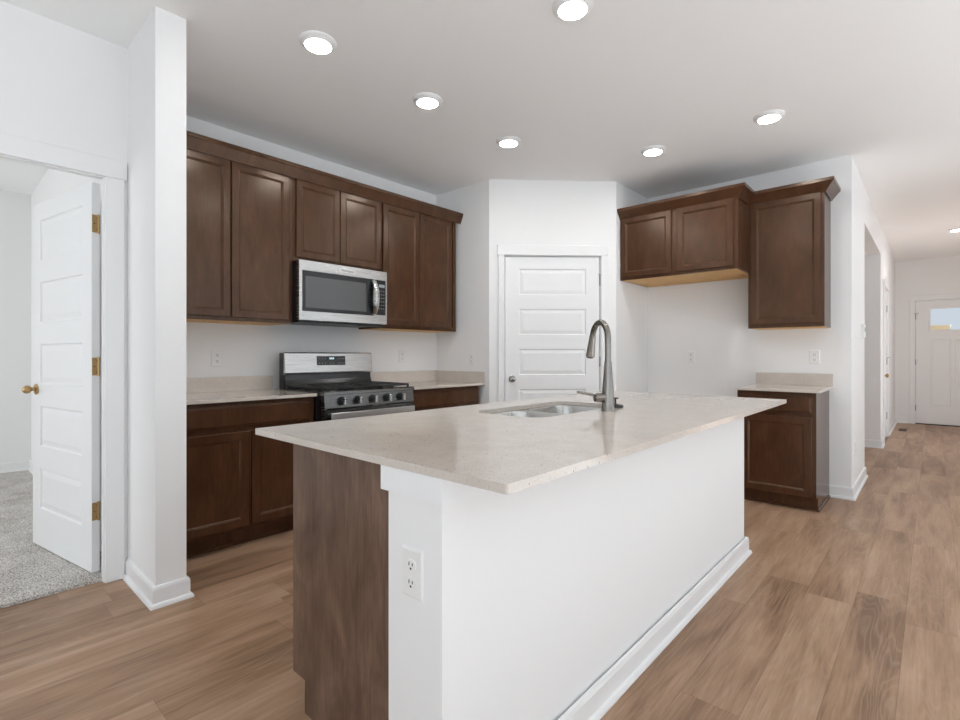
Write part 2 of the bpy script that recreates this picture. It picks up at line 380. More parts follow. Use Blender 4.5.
baseboard('baseboard_bedroom', [(-6.65, -3.5), (-6.65, 0.703), (-3.30, 0.703)], 'white baseboard above the bedroom carpet', 0.014)
baseboard('baseboard_great_room', [(-3.106, -5.5), (-3.106, -0.30)], 'white baseboard below the bedroom doorway wall')

# door casings
def casing(n, loc, rotz, x0, x1, zt, legw, hh, label, stop=0.05, over=0.010, jd=T):
    bm = bmesh.new()
    box(bm, (x0-legw, -0.017, 0), (x0-0.004, 0, zt+0.004), 0.002); box(bm, (x1+0.004, -0.017, 0), (x1+legw, 0, zt+0.004), 0.002)
    box(bm, (x0-legw-over, -0.023, zt+0.004), (x1+legw+over, 0, zt+0.004+hh), 0.002)
    for a, b in ((x0-0.02, x0), (x1, x1+0.02)): box(bm, (a, 0.0, 0), (b, jd, zt))
    box(bm, (x0-0.02, 0.0, zt), (x1+0.02, jd, zt+0.018))
    if jd == T:
        for a, b in ((x0, x0+0.011), (x1-0.011, x1)): box(bm, (a, stop, 0), (b, stop+0.032, zt))
        box(bm, (x0, stop, zt-0.011), (x1, stop+0.032, zt))
    return struct('trim_%d' % n, bm, TRIM, label, 'trim', loc, rotz)
casing(1, (-2.982, 3.424, 0), PI/4, 0.140, 1.020, 2.052, 0.058, 0.092, 'white casing and header round the angled pantry door')
casing(2, (-3.106, 0, 0), PI/2, -0.205, 0.602, 2.046, 0.086, 0.094, 'white casing of the open bedroom doorway', 0.03, jd=0.045)
casing(3, (-0.48, 0, 0), PI/2, 8.33, 9.09, 2.052, 0.080, 0.080, 'white casing of the side door in the hall')
casing(4, (0, 11.10, 0), 0, -0.218, 0.702, 2.052, 0.072, 0.085, 'white casing of the front door')

# ---------------------------------------------------------------- doors
def knob(parent, x, z, y, m, side=-1, oval=False, name='door_knob'):
    """a turned knob on a rosette, sticking out to side (-1 front, +1 back)"""
    M = Matrix.Translation((x, y, z)) @ Matrix.Rotation(PI/2 if side < 0 else -PI/2, 4, 'X')
    bm = bmesh.new()
    ball = [(0.010, 0.022), (0.016, 0.027), (0.022, 0.034), (0.0245, 0.044), (0.022, 0.055), (0.014, 0.064), (0.004, 0.067)] if oval else \
           [(0.010, 0.026), (0.019, 0.031), (0.026, 0.040), (0.027, 0.048), (0.022, 0.058), (0.010, 0.063), (0.003, 0.064)]
    lathe(bm, ball, M, 28)
    k = obj(name, bm, m, parent, smooth=True)
    bm = bmesh.new(); lathe(bm, [(0.032, 0), (0.032, 0.005), (0.026, 0.010), (0.011, 0.012), (0.010, 0.024)], M, 28)
    obj('rosette', bm, m, k, smooth=True)
    return k
def hinge(parent, x, z, m, y=-0.004, pin_stop=False):
    bm = bmesh.new()
    for i in range(5): lathe(bm, [(0.0065, -0.044+i*0.0178), (0.0065, -0.044+i*0.0178+0.0168)], Matrix.Translation((x, y, z)), 12)
    lathe(bm, [(0.004, -0.048), (0.004, 0.050)], Matrix.Translation((x, y, z)), 12)
    h = obj('hinge', bm, m, parent, smooth=True)
    if pin_stop:
        b2 = bmesh.new(); box(b2, (x-0.008, y-0.010, z+0.050), (x+0.008, y+0.010, z+0.056))
        tube(b2, [(x, y, z+0.053), (x-0.02, y-0.035, z+0.053)], 0.004, 10); tube(b2, [(x, y, z+0.053), (x+0.035, y-0.012, z+0.053)], 0.004, 10)
        obj('hinge_stop', b2, m, h, smooth=True)
    return h
def door(n, bm, loc, rotz, label):
    o = obj('door_%d' % n, bm, DOORW, None, loc, rotz); o['kind'] = 'structure'; return tag(o, label, 'door')
# 1 pantry
PW = 0.868
d1 = door(1, panel_slab(PW, 2.035, 0.035, five_panels(PW, 0.125)), (-2.982+0.143*d45+0.004*d45, 3.424+0.143*d45-0.004*d45, 0.012), PI/4, 'closed white five-panel pantry door in the angled corner')
d1.location = Vector((-2.982, 3.424, 0.012)) + Vector((d45, d45, 0))*0.146 + Vector((-d45, d45, 0))*0.008
knob(d1, 0.064, 0.921, 0, CHROME)
for i, z in enumerate((0.32, 1.08, 1.82)): hinge(d1, PW+0.003, z, CHROME, pin_stop=(i == 2))
# 2 bedroom door, swung into the bedroom
BW = 0.805
d2 = door(2, panel_slab(BW, 2.025, 0.035, five_panels(BW, 0.115)), (-3.236, 0.600, 0.022), 0, 'open white five-panel door swung into the carpeted bedroom')
# local x from the hinge to the latch; local -y (front) faces the doorway
ang = math.atan2(0.431-0.576, -4.031+3.23)          # direction hinge -> latch
d2.rotation_euler = (0, 0, ang)
nrm = Vector((-math.sin(ang), math.cos(ang), 0))      # local +y in the world
d2.location = Vector((-3.230, 0.576, 0.022)) if nrm.y > 0 else Vector((-3.230, 0.576, 0.022)) - nrm*0.035
for sd, yy in ((-1, 0.0), (1, 0.035)): knob(d2, BW-0.060, 0.925, yy, BRASS, sd, True)
for z in (0.315, 1.068, 1.811):
    bm = bmesh.new()
    # leaf let into the hinge edge, with its screws
    box(bm, (-0.003, 0.001, z-0.046), (0.0, 0.0345, z+0.046), 0.0008)
    hg = obj('hinge', bm, BRASS, d2)
    bm = bmesh.new(); c_ = Vector((-3.2335, 0.6055, 0.022)) - d2.location; yk = c_.dot(nrm); xk = c_.dot(Vector((math.cos(ang), math.sin(ang), 0)))
    for q in range(5): lathe(bm, [(0.0068, -0.046+q*0.0185), (0.0068, -0.046+q*0.0185+0.0175)], Matrix.Translation((xk, yk, z)), 14)
    lathe(bm, [(0.0045, -0.050), (0.0045, 0.050)], Matrix.Translation((xk, yk, z)), 12)
    obj('hinge_pin', bm, BRASS, hg, smooth=True)
    bm = bmesh.new(); box(bm, (xk-0.002, yk, z-0.046), (xk+0.052, yk+0.003, z+0.046)); o_ = obj('jamb_leaf', bm, BRASS, hg); o_.rotation_euler = (0, 0, 0)
    for sy, sz in ((0.012, 0.03), (0.024, 0.0), (0.012, -0.03)):
        bm = bmesh.new(); lathe(bm, [(0.0035, 0), (0.003, 0.0012)], Matrix.Translation((-0.0025, sy, z+sz)) @ Matrix.Rotation(-PI/2, 4, 'Y'), 10)
        obj('screw', bm, SLOT, hg)
# 3 side door in the hall wall (hinged at its far edge)
d3 = door(3, panel_slab(0.752, 2.035, 0.035, five_panels(0.752, 0.11)), (-0.492, 8.334, 0.012), PI/2, 'closed white side door in the hall wall')
d3.location = (-0.488, 8.334, 0.012)
knob(d3, 0.062, 0.87, 0, BRASS)
for i, z in enumerate((0.285, 1.05, 1.785)): hinge(d3, 0.755, z, CHROME, pin_stop=(i == 1))
# 4 front door with a high window
FW = 0.912
px = [(0.180, 0.398), (0.455, 0.675)]
fp = [(0.178, 0.388, 0.285, 1.385), (0.456, 0.700-0.036+0.07, 0.285, 1.385)]
fp = [(0.178, 0.430, 0.285, 1.385), (0.482, 0.734, 0.285, 1.385)]
bm = panel_slab(FW, 2.03, 0.044, fp, [(0.178, 0.734, 1.54, 1.895)])
d4 = door(4, bm, (-0.214, 11.108, 0.018), 0, 'white front door with a high window at the hall end')
bm = bmesh.new(); box(bm, (0.184, 0.016, 1.546), (0.728, 0.022, 1.889)); obj('window_pane', bm, GLASS, d4)
bm = bmesh.new()
for p in ((0.160, 0.752, 1.522, 1.545), (0.160, 0.752, 1.890, 1.913), (0.160, 0.183, 1.545, 1.890), (0.729, 0.752, 1.545, 1.890)): box(bm, (p[0], -0.010, p[2]), (p[1], 0.0, p[3]), 0.003)
obj('window_bead', bm, TRIM, d4)
for i, z in enumerate((0.25, 1.015, 1.77)): hinge(d4, -0.003, z, CHROME, pin_stop=(i == 2))
knob(d4, FW-0.07, 0.93, 0, CHROME)
bm = bmesh.new(); box(bm, (-0.218, 11.10, 0), (0.702, 11.21, 0.014)); struct('trim_5', bm, DARK, 'dark threshold below the front door', 'trim')

# ---------------------------------------------------------------- cabinets
def cab_door(parent, x0, x1, z0, z1, yf, stile=0.043, m=None, name='door'):
    """frame-and-panel door standing proud of the face frame at y = yf"""
    m = m or WOOD; t = 0.019; w_, h_ = x1-x0, z1-z0; bm = bmesh.new()
    hole = (x0+stile, x1-stile, z0+stile, z1-stile)
    y = yf-t
    e = 0.0025
    # front with eased outer edge
    nested(bm, (x0, x1, z0, z1), [(0, yf), (0, y+e), (e, y)], cap=False)
    grid_face(bm, w_-2*e, h_-2*e, [hole], y, z0+e, x0+e)
    nested(bm, hole, [(0, y), (0.0015, y+0.0025), (0.005, y+0.003), (0.014, y+0.0085), (0.016, y+0.012)], cap=False)
    d = obj(name, bm, m, parent)
    bm = bmesh.new(); box(bm, (hole[0]+0.010, y+0.009, hole[2]+0.010), (hole[1]-0.010, y+0.015, hole[3]-0.010))
    obj(name+'_panel', bm, m, d)
    return d
def drawer_front(parent, x0, x1, z0, z1, yf):
    bm = bmesh.new(); y = yf-0.019
    nested(bm, (x0, x1, z0, z1), [(0, yf), (0, y+0.006), (0.003, y+0.005), (0.011, y+0.0045), (0.014, y)])
    return obj('drawer_front', bm, WOOD, parent)
def upper(name, label, loc, rotz, w_, d, z0, z1, doors, group, drop=0.0):
    c = thing(name, label, 'cabinet', loc, rotz, group)
    obj('carcass', boxes(((0, -d+0.019, z0), (0.014, 0, z1)), ((w_-0.014, -d+0.019, z0), (w_, 0, z1)), ((0.014, -d+0.019, z1-0.014), (w_-0.014, 0, z1)), ((0.014, -0.012, z0+0.02), (w_-0.014, 0, z1-0.014))), WOOD, c)
    bm = bmesh.new(); st = 0.036
    box(bm, (0, -d, z0), (st, -d+0.019, z1)); box(bm, (w_-st, -d, z0), (w_, -d+0.019, z1))
    box(bm, (st, -d, z0), (w_-st, -d+0.019, z0+st)); box(bm, (st, -d, z1-st), (w_-st, -d+0.019, z1))
    for a, b in zip(doors, doors[1:]): box(bm, (a[1]-0.012, -d, z0+st), (b[0]+0.012, -d+0.019, z1-st))
    obj('face_frame', bm, WOOD, c)
    bm = bmesh.new(); box(bm, (0.014, -d+0.010, z0-0.0015), (w_-0.014, -0.0, z0+0.012)); obj('bottom_panel', bm, BIRCH, c, label='unstained birch underside')
    for x0, x1, za, zb in doors: cab_door(c, x0, x1, za, zb, -d)
    return c
def base(name, label, loc, rotz, w_, d, doors, drawers, group=None, shoe=None, top=0.876, carc=None, hollow=False):
    c = thing(name, label, 'cabinet', loc, rotz, group)
    bm = bmesh.new()
    side = [(0, 0), (0, top), (-d+0.019, top), (-d+0.019, 0.105), (-d+0.075, 0.105), (-d+0.075, 0)]
    if hollow:       # open-topped boxes, so that the sink bowls hang free
        for a in (0, 0.66, 1.70, w_-0.018): prism(bm, side, lambda p, t: (t, p[0], p[1]), a, a+0.018)
        box(bm, (0.018, -d+0.019, 0.105), (w_-0.018, -0.012, 0.123)); box(bm, (0.018, -0.012, 0.0), (w_-0.018, 0, top))
    else: prism(bm, side, lambda p, t: (t, p[0], p[1]), 0, w_)
    obj('carcass', bm, carc or WOOD, c)
    bm = bmesh.new(); box(bm, (0, -d, 0.105), (w_, -d+0.019, top)); obj('face_frame', bm, WOOD, c)
    bm = bmesh.new(); box(bm, (0.001, -d+0.066, 0.0), (w_-0.001, -d+0.076, 0.104)); obj('toe_kick', bm, WOOD, c)
    for x0, x1, za, zb in doors: cab_door(c, x0, x1, za, zb, -d, 0.046)
    for x0, x1, za, zb in drawers: drawer_front(c, x0, x1, za, zb, -d)
    if shoe:
        bm = bmesh.new(); sweep(bm, shoe, [(0, 0), (0.012, 0), (0.010, 0.010), (0.004, 0.016), (0, 0.017)]); obj('shoe_molding', bm, WOOD, c)
    return c
KX = -3.682
G1 = 'wall cabinets over the range counter'; UD = 0.311
ZT = 2.438
upper('wall_cabinet', 'tall two-door brown wall cabinet between wing wall and microwave', (KX, 0.8315, 0), PI/2, 0.9130, UD, 1.372, ZT,
      [(0.018, 0.484, 1.395, 2.402), (0.492, 0.881, 1.395, 2.402)], G1)
upper('wall_cabinet', 'short two-door brown wall cabinet right above the microwave'.replace('right above', 'directly above'), (KX, 1.7455, 0), PI/2, 0.7610, UD, 1.822, ZT,
      [(0.021, 0.371, 1.850, 2.402), (0.378, 0.757-0.003, 1.850, 2.402)], G1)
c3 = upper('wall_cabinet', 'tall two-door brown wall cabinet between microwave and pantry corner', (KX, 2.5075, 0), PI/2, 0.876, UD, 1.372, ZT,
      [(0.018, 0.409, 1.398, 2.402), (0.417, 0.810, 1.398, 2.402)], G1)
CROWN = [(0, 2.400), (0.010, 2.400), (0.012, 2.408), (0.058, 2.462), (0.066, 2.468), (0.066, 2.492), (0.0, 2.492)]
CROWN_L = [(0, 2.400), (0.010, 2.400), (0.012, 2.408), (0.038, 2.464), (0.042, 2.468), (0.042, 2.493), (-0.03, 2.494), (-0.03, 2.44), (0, 2.44)]
bm = bmesh.new(); sweep(bm, [(KX+UD+0.020, 0.8315), (KX+UD+0.020, 3.4235)], [(o, z) for o, z in CROWN_L])
tag(obj('crown_molding', bm, WOOD), 'long dark brown crown molding over the range wall cabinets', 'crown molding')
# over-refrigerator pair and tall single
FY = 4.936
FD = 0.606
cf = upper('wall_cabinet', 'deep short two-door brown cabinet over the refrigerator gap', (-2.1555, FY, 0), 0, 1.006, FD, 1.840, ZT,
      [(0.016, 0.478, 1.862, 2.402), (0.530, 0.974, 1.862, 2.402)], 'wall cabinets of the refrigerator wall')
ct = upper('wall_cabinet', 'narrow single-door brown wall cabinet above the small counter', (-1.149, FY, 0), 0, 0.532, UD, 1.372, ZT,
      [(0.022, 0.512, 1.402, 2.402)], 'wall cabinets of the refrigerator wall')
def crown_part(parent, path):
    bm = bmesh.new(); sweep(bm, path, CROWN); return obj('crown_molding', bm, WOOD, parent)
crown_part(cf, [(0.0, -FD-0.001), (1.007, -FD-0.001), (1.007, -UD-0.068)])
crown_part(ct, [(0.001, -UD-0.001), (0.533, -UD-0.001), (0.533, -0.001)])
# base cabinets of the range run
BD = 0.61
base('base_cabinet', 'brown base cabinet with wide drawer between wing wall and range', (KX, 0.8315, 0), PI/2, 0.909, BD,
     [(0.030, 0.478, 0.125, 0.693), (0.494, 0.879, 0.125, 0.693)], [(0.030, 0.879, 0.722, 0.850)], 'base cabinets of the range run',
     shoe=[(0.0, -BD+0.066), (0.909, -BD+0.066)])
base('base_cabinet', 'brown base cabinet between range and pantry corner', (KX, 2.515, 0), PI/2, 0.868, BD,
     [(0.030, 0.430, 0.125, 0.693), (0.446, 0.838, 0.125, 0.693)], [(0.030, 0.846, 0.722, 0.850)], 'base cabinets of the range run')
base('base_cabinet', 'small brown one-drawer base cabinet beside the hall wall end', (-1.153, FY, 0), 0, 0.526, BD,
     [(0.030, 0.502, 0.110, 0.694)], [(0.030, 0.502, 0.722, 0.848)], None,
     shoe=[(0.0, -BD+0.066), (0.526, -BD+0.066), (0.526, 0.0)])
# island cabinet run, doors to the range
IX0, IX1, IY0, IY1 = -1.741, -0.619, 0.763, 3.298
KW0, KW1 = -1.008, -0.815
ic = base('island_cabinet', 'long brown island cabinet with a mottled veneer end panel', (KW0-0.002, 3.190, 0), -PI/2, 2.367, 0.563,
     [(0.03, 0.45, 0.125, 0.693), (0.46, 0.88, 0.125, 0.693), (0.94, 1.34, 0.125, 0.85), (1.35, 1.75, 0.125, 0.85), (1.82, 2.36, 0.125, 0.693)],
     [(0.03, 0.45, 0.722, 0.85), (0.46, 0.88, 0.722, 0.85), (1.82, 2.36, 0.722, 0.85)], hollow=True)
bm = bmesh.new()
prism(bm, [(0, 0), (0, 0.875), (-0.563, 0.875), (-0.563, 0.105), (-0.487, 0.105), (-0.487, 0)], lambda p, t: (t, p[0], p[1]), 2.367, 2.373)
obj('end_panel', bm, PANELWOOD, ic, label='lighter mottled veneer end panel')
struct('wall_island', boxes(((KW0, 0.775, 0), (KW1, 3.192, 0.8755))), PAINT, 'white half wall on the seating side of the island', 'wall')
bm = bmesh.new(); sweep(bm, [(KW0-0.019, 0.775), (KW1, 0.775), (KW1, 3.192), (KW0, 3.192)], [(0, 0.815), (0.010, 0.815), (0.010, 0.8755), (0, 0.8755)])
box(bm, (KW0-0.019, 0.766, 0.815), (KW0, 0.814, 0.8755))
struct('trim_6', bm, TRIM, 'flat white trim band under the island countertop', 'trim')

# ---------------------------------------------------------------- countertops
def rounded(x0, x1, y0, y1, r, n=8):
    pts = []
    for cx, cy, a in ((x1-r, y1-r, 0), (x0+r, y1-r, PI/2), (x0+r, y0+r, PI), (x1-r, y0+r, 1.5*PI)):
        for i in range(n+1): pts.append((cx+r*math.cos(a+PI/2*i/n), cy+r*math.sin(a+PI/2*i/n)))
    return pts
def plate(outer, holes, z0, z1):
    """flat plate with holes: top, bottom and all the edges"""
    bm = bmesh.new()
    for z in (z0, z1):
        es = []
        for loop in [outer]+holes:
            vs = [bm.verts.new((x, y, z)) for x, y in loop]
            es += [bm.edges.new((vs[i], vs[(i+1) % len(vs)])) for i in range(len(vs))]
        bmesh.ops.triangle_fill(bm, use_beauty=True, edges=es)
    for loop in [outer]+holes:
        n = len(loop)
        for i in range(n):
            a, b = loop[i], loop[(i+1) % n]
            bm.faces.new([bm.verts.new(p) for p in ((*a, z0), (*b, z0), (*b, z1), (*a, z1))])
    return bm
SX0, SX1, SY0, SY1 = -1.535, -1.165, 1.640, 2.370
tag(obj('countertop', plate(rounded(IX0, IX1, IY0, IY1, 0.008, 4), [rounded(SX0, SX1, SY0, SY1, 0.085, 10)], 0.876, 0.896), QUARTZ),
    'big speckled quartz island countertop with the sink cut into it', 'countertop')
def counter(label, parts, splash, hgt=0.102):
    c = thing('countertop', label, 'countertop', (0, 0, 0))
    obj('worktop', boxes(*[(a, b, 0.0015) for a, b in parts]), QUARTZ, c)
    for a, b in splash: obj('backsplash', boxes((a, b, 0.001)), QUARTZ, c)
    return c
counter('pale quartz counter between wing wall and range', [((KX+0.001, 0.8315, 0.8765), (-3.030, 1.742, 0.896))], [((KX+0.001, 0.8315, 0.896), (KX+0.020, 1.740, 0.998))])
counter('pale quartz counter between range and pantry corner', [((KX+0.001, 2.512, 0.8765), (-3.030, 3.4235, 0.896))],
        [((KX+0.001, 2.512, 0.896), (KX+0.020, 3.4235, 0.998)), ((KX+0.020, 3.4045, 0.896), (-3.035, 3.4235, 0.998))])
counter('small pale quartz counter on the single base cabinet', [((-1.162, 4.276, 0.8765), (-0.600, 4.9355, 0.896))], [((-1.160, 4.916, 0.896), (-0.600, 4.9355, 0.998))])

# ---------------------------------------------------------------- sink and faucet
sk = thing('kitchen_sink', 'double-bowl stainless undermount sink in the island top', 'sink', ((SX0+SX1)/2, (SY0+SY1)/2, 0.66))
sx, sy = sk.location.x, sk.location.y
def loc2(l): return [(x-sx, y-sy) for x, y in l]
ymid = 1.990
bowls = [(SX0+0.001, SX1-0.001, SY0+0.001, ymid-0.009), (SX0+0.001, SX1-0.001, ymid+0.009, SY1-0.001)]
for bi, b in enumerate(bowls):
    bm = bmesh.new(); prev = None
    lip = (SX0-0.02, SX1+0.02, SY0-0.02 if bi == 0 else ymid, ymid if bi == 0 else SY1+0.02)
    rows = [(lip, 0.8745, 0.006)] + [((b[0]+i_, b[1]-i_, b[2]+i_, b[3]-i_), z, r) for i_, z, r in
        ((0, 0.8745, 0.080), (0.003, 0.866, 0.078), (0.006, 0.74, 0.074), (0.014, 0.695, 0.070), (0.030, 0.680, 0.06), (0.06, 0.674, 0.05), (0.13, 0.670, 0.03))]
    for rc, z, r in rows:
        L = loc2(rounded(*rc, r, 10))
        cur = [bm.verts.new((x, y, z-0.66)) for x, y in L]
        if prev:
            n = len(cur)
            for i in range(n): bm.faces.new((prev[i], prev[(i+1) % n], cur[(i+1) % n], cur[i]))
        prev = cur
    bm.faces.new(prev)
    bo = obj('bowl', bm, SINKS, sk, smooth=True)
    bm = bmesh.new(); lathe(bm, [(0.045, 0.009), (0.045, 0.012), (0.036, 0.011), (0.030, 0.009)], Matrix.Translation(((b[0]+b[1])/2-sx, (b[2]+b[3])/2-sy, 0)), 24)
    obj('drain', bm, CHROME, bo, smooth=True)
fx, fy, fz = -1.094, 2.077, 0.896
fa = thing('kitchen_faucet', 'tall brushed nickel pull-down faucet standing behind the sink', 'faucet', (fx, fy, fz))
bm = bmesh.new(); lathe(bm, [(0.0300, 0), (0.0300, 0.004), (0.0285, 0.008), (0.0275, 0.05), (0.0255, 0.10), (0.0205, 0.16), (0.0170, 0.205), (0.0158, 0.225)], seg=36)
obj('body', bm, NICKEL, fa, smooth=True)
sd = Vector((-0.82, 0.573, 0)).normalized()
R = 0.080
pts = [Vector((0, 0, 0.225)), Vector((0, 0, 0.27)), Vector((0, 0, 0.31))]
for i in range(1, 19):
    a = PI*0.94*i/18; pts.append(Vector((0, 0, 0.327)) + sd*(R-R*math.cos(a)) + Vector((0, 0, R*math.sin(a))))
bm = bmesh.new(); tube(bm, pts, 0.0138, 20); obj('spout', bm, NICKEL, fa, smooth=True)
tdir = (pts[-1]-pts[-2]).normalized(); p0 = pts[-1]
bm = bmesh.new(); tube(bm, [p0-tdir*0.002, p0+tdir*0.012, p0+tdir*0.04, p0+tdir*0.085, p0+tdir*0.098, p0+tdir*0.101], [0.0150, 0.0158, 0.0172, 0.0205, 0.0212, 0.019], 24)
sh = obj('spray_head', bm, NICKEL, fa, smooth=True)
bm = bmesh.new(); q = p0+tdir*0.101; tube(bm, [q, q+tdir*0.004], [0.0165, 0.0155], 20); obj('nozzle', bm, RUBBER, sh, smooth=True)
bm = bmesh.new(); side = sd.copy(); q = p0+tdir*0.045+side*0.0165; tube(bm, [q, q+tdir*0.012, q+tdir*0.03], [0.004, 0.0055, 0.004], 10); obj('spray_button', bm, RUBBER, sh, smooth=True)
hd = Vector((-0.60, -0.80, 0)).normalized()
bm = bmesh.new(); o = Vector((0, 0, 0.062)); tube(bm, [o+hd*0.010, o+hd*0.058, o+hd*0.064, o+hd*0.067], [0.0205, 0.0205, 0.0185, 0.012], 24); hb = obj('handle', bm, NICKEL, fa, smooth=True)
bm = bmesh.new(); tube(bm, [o+hd*0.048+Vector((0, 0, 0.006)), o+hd*0.08+Vector((0, 0, 0.014)), o+hd*0.145+Vector((0, 0, 0.026)), o+hd*0.150+Vector((0, 0, 0.027))], [0.0075, 0.0062, 0.0052, 0.003], 14); obj('lever', bm, NICKEL, hb, smooth=True)
# sink stopper lying behind the faucet
st = thing('sink_stopper', 'small black sink stopper with a stem beside the faucet base', 'stopper', (-1.151, 2.261, fz))
bm = bmesh.new(); lathe(bm, [(0.036, 0), (0.038, 0.004), (0.036, 0.010), (0.022, 0.013), (0.012, 0.016), (0.006, 0.018)], seg=28); obj('disc', bm, RUBBER, st, smooth=True)
bm = bmesh.new(); lathe(bm, [(0.0045, 0.016), (0.0045, 0.040), (0.016, 0.042), (0.016, 0.047), (0.004, 0.049)], seg=20); obj('stem', bm, RUBBER, st, smooth=True)

# ---------------------------------------------------------------- range
RX, RY = -3.574, 2.126
rg = thing('gas_range', 'stainless gas range with five knobs between the base cabinets', 'range', (RX, RY, 0), PI/2)
W = 0.378; F = -0.626          # local: x along the wall, -y towards the room
obj('body', boxes(((-W, F+0.045, 0.03), (W, 0, 0.893))), BLACK, rg, label='black side panels')
bm = bmesh.new(); box(bm, (-W-0.002, F+0.020, 0.893), (W+0.002, -0.085, 0.906), 0.003, 2); obj('cooktop', bm, BLACK, rg)
bm = bmesh.new(); prism(bm, [(F+0.045, 0.884), (F+0.045, 0.909), (F+0.008, 0.909), (F-0.002, 0.904), (F-0.004, 0.887), (F+0.004, 0.884)], lambda p, t: (t, p[0], p[1]), -W-0.004, W+0.004); obj('front_trim', bm, DREFL_STEEL, rg)
bm = bmesh.new(); prism(bm, [(F+0.045, 0.797), (F+0.045, 0.884), (F+0.008, 0.884), (F-0.002, 0.797)], lambda p, t: (t, p[0], p[1]), -W, W); cp = obj('control_panel', bm, DREFL_STEEL, rg)
for yk in (1.879, 2.003, 2.132, 2.256, 2.380):
    x = yk-RY
    M = Matrix.Translation((x, F+0.002, 0.842)) @ Matrix.Rotation(PI/2, 4, 'X')
    bm = bmesh.new(); lathe(bm, [(0.029, 0), (0.029, 0.007), (0.026, 0.011), (0.024, 0.026), (0.022, 0.029)], M, 28); kn = obj('knob', bm, DARK, rg, smooth=True, label='dark round burner knob')
    bm = bmesh.new(); box(bm, (x-0.009, F-0.050, 0.842-0.024), (x+0.009, F-0.022, 0.842+0.024), 0.003); obj('grip', bm, STEEL, kn)
bm = bmesh.new(); y = F
grid_face(bm, 2*W, 0.575, [(-W+0.10, W-0.10, 0.32, 0.66)], y, 0.215, -W); slab_sides(bm, -W, W, 0.215, 0.79, y, F+0.044); nested(bm, (-W+0.10, W-0.10, 0.32, 0.66), [(0, y), (0.004, y+0.006)], cap=False)
od = obj('oven_door', bm, DREFL_STEEL, rg)
bm = bmesh.new(); box(bm, (-W+0.10, F+0.004, 0.32), (W-0.10, F+0.012, 0.66)); obj('oven_window', bm, GLASSB, od)
bm = bmesh.new(); box(bm, (-W+0.022, F-0.056, 0.728), (W-0.034, F-0.040, 0.770), 0.006, 3)
for s in (-1, 1): box(bm, (s*(W-0.065)-0.012, F-0.045, 0.742), (s*(W-0.065)+0.012, F, 0.762), 0.003)
obj('oven_handle', bm, mat('satin_steel', (0.6, 0.6, 0.59), 0.42, 1.0), od, smooth=True)
bm = bmesh.new(); box(bm, (-W, F, 0.05), (W, F+0.044, 0.208), 0.003); obj('storage_drawer', bm, DREFL_STEEL, rg)
for sx_ in (-1, 1):
    for yy in (-0.06, F+0.10):
        bm = bmesh.new(); lathe(bm, [(0.018, 0), (0.018, 0.008), (0.010, 0.012), (0.010, 0.031)], Matrix.Translation((sx_*(W-0.05), yy, 0)), 16); obj('leveling_foot', bm, DARK, rg, smooth=True)
# grates: three cast-iron frames
for gi, (xa, xb) in enumerate(((-0.366, -0.128), (-0.122, 0.122), (0.128, 0.366))):
    bm = bmesh.new(); ya, yb = F+0.055, -0.105; z = 0.928; r = 0.0065
    for a, b in (((xa, ya), (xb, ya)), ((xa, yb), (xb, yb)), ((xa, ya), (xa, yb)), ((xb, ya), (xb, yb)), ((xa, (ya+yb)/2), (xb, (ya+yb)/2))):
        lo = (min(a[0], b[0])-r, min(a[1], b[1])-r, z-0.009); hi = (max(a[0], b[0])+r, max(a[1], b[1])+r, z+0.006); box(bm, lo, hi, 0.003)
    xm = (xa+xb)/2
    for yc in ((ya*0.75+yb*0.25), (ya*0.25+yb*0.75)):
        for s in (-1, 1):
            box(bm, (xm+s*0.035 if s > 0 else xa, yc-0.005, z-0.007), (xb if s > 0 else xm-0.035, yc+0.005, z+0.007), 0.002)
            box(bm, (xm-0.005, yc+s*0.035 if s > 0 else yc-0.115, z-0.007), (xm+0.005, yc+0.115 if s > 0 else yc-0.035, z+0.007), 0.002)
    for x in (xa, xb):
        for yy in (ya, yb): box(bm, (x-0.007, yy-0.007, 0.906), (x+0.007, yy+0.007, z), 0.001)
    obj('grate', bm, IRON, rg)
for bx_, by_, r in ((-0.247, F+0.17, 0.045), (-0.247, -0.21, 0.038), (0, -0.335, 0.05), (0.247, F+0.17, 0.05), (0.247, -0.21, 0.034)):
    bm = bmesh.new(); lathe(bm, [(r+0.012, 0.906), (r+0.010, 0.912), (r, 0.914), (r, 0.922), (r-0.006, 0.926)], Matrix.Translation((bx_, by_, 0)), 28); obj('burner', bm, IRON, rg, smooth=True)
# backguard
obj('backguard', boxes(((-W, -0.070, 0.893), (W, 0, 1.165))), BLACK, rg)
bm = bmesh.new(); prism(bm, [(-0.070, 0.906), (-0.070, 1.012), (-0.076, 1.012), (-0.082, 0.965), (-0.098, 0.925), (-0.12, 0.907)], lambda p, t: (t, p[0], p[1]), -W+0.006, W-0.006); obj('glass_band', bm, BLACK, rg)
bm = bmesh.new(); prism(bm, [(-0.068, 1.010), (-0.068, 1.170), (-0.078, 1.170), (-0.083, 1.162), (-0.096, 1.020), (-0.092, 1.010)], lambda p, t: (t, p[0], p[1]), -W-0.001, W+0.001); bg_ = obj('control_fascia', bm, STEEL, rg)
def fascia_y(z): return -0.083-(1.162-z)/0.142*0.013
bm = bmesh.new()
dx0, dx1, dz0, dz1 = -0.125, 0.122, 1.072, 1.142
prism(bm, [(fascia_y(dz0)+0.003, dz0), (fascia_y(dz1)+0.003, dz1), (fascia_y(dz1)-0.003, dz1), (fascia_y(dz0)-0.003, dz0)], lambda p, t: (t, p[0], p[1]), dx0, dx1); dsp = obj('display', bm, BLACK, bg_)
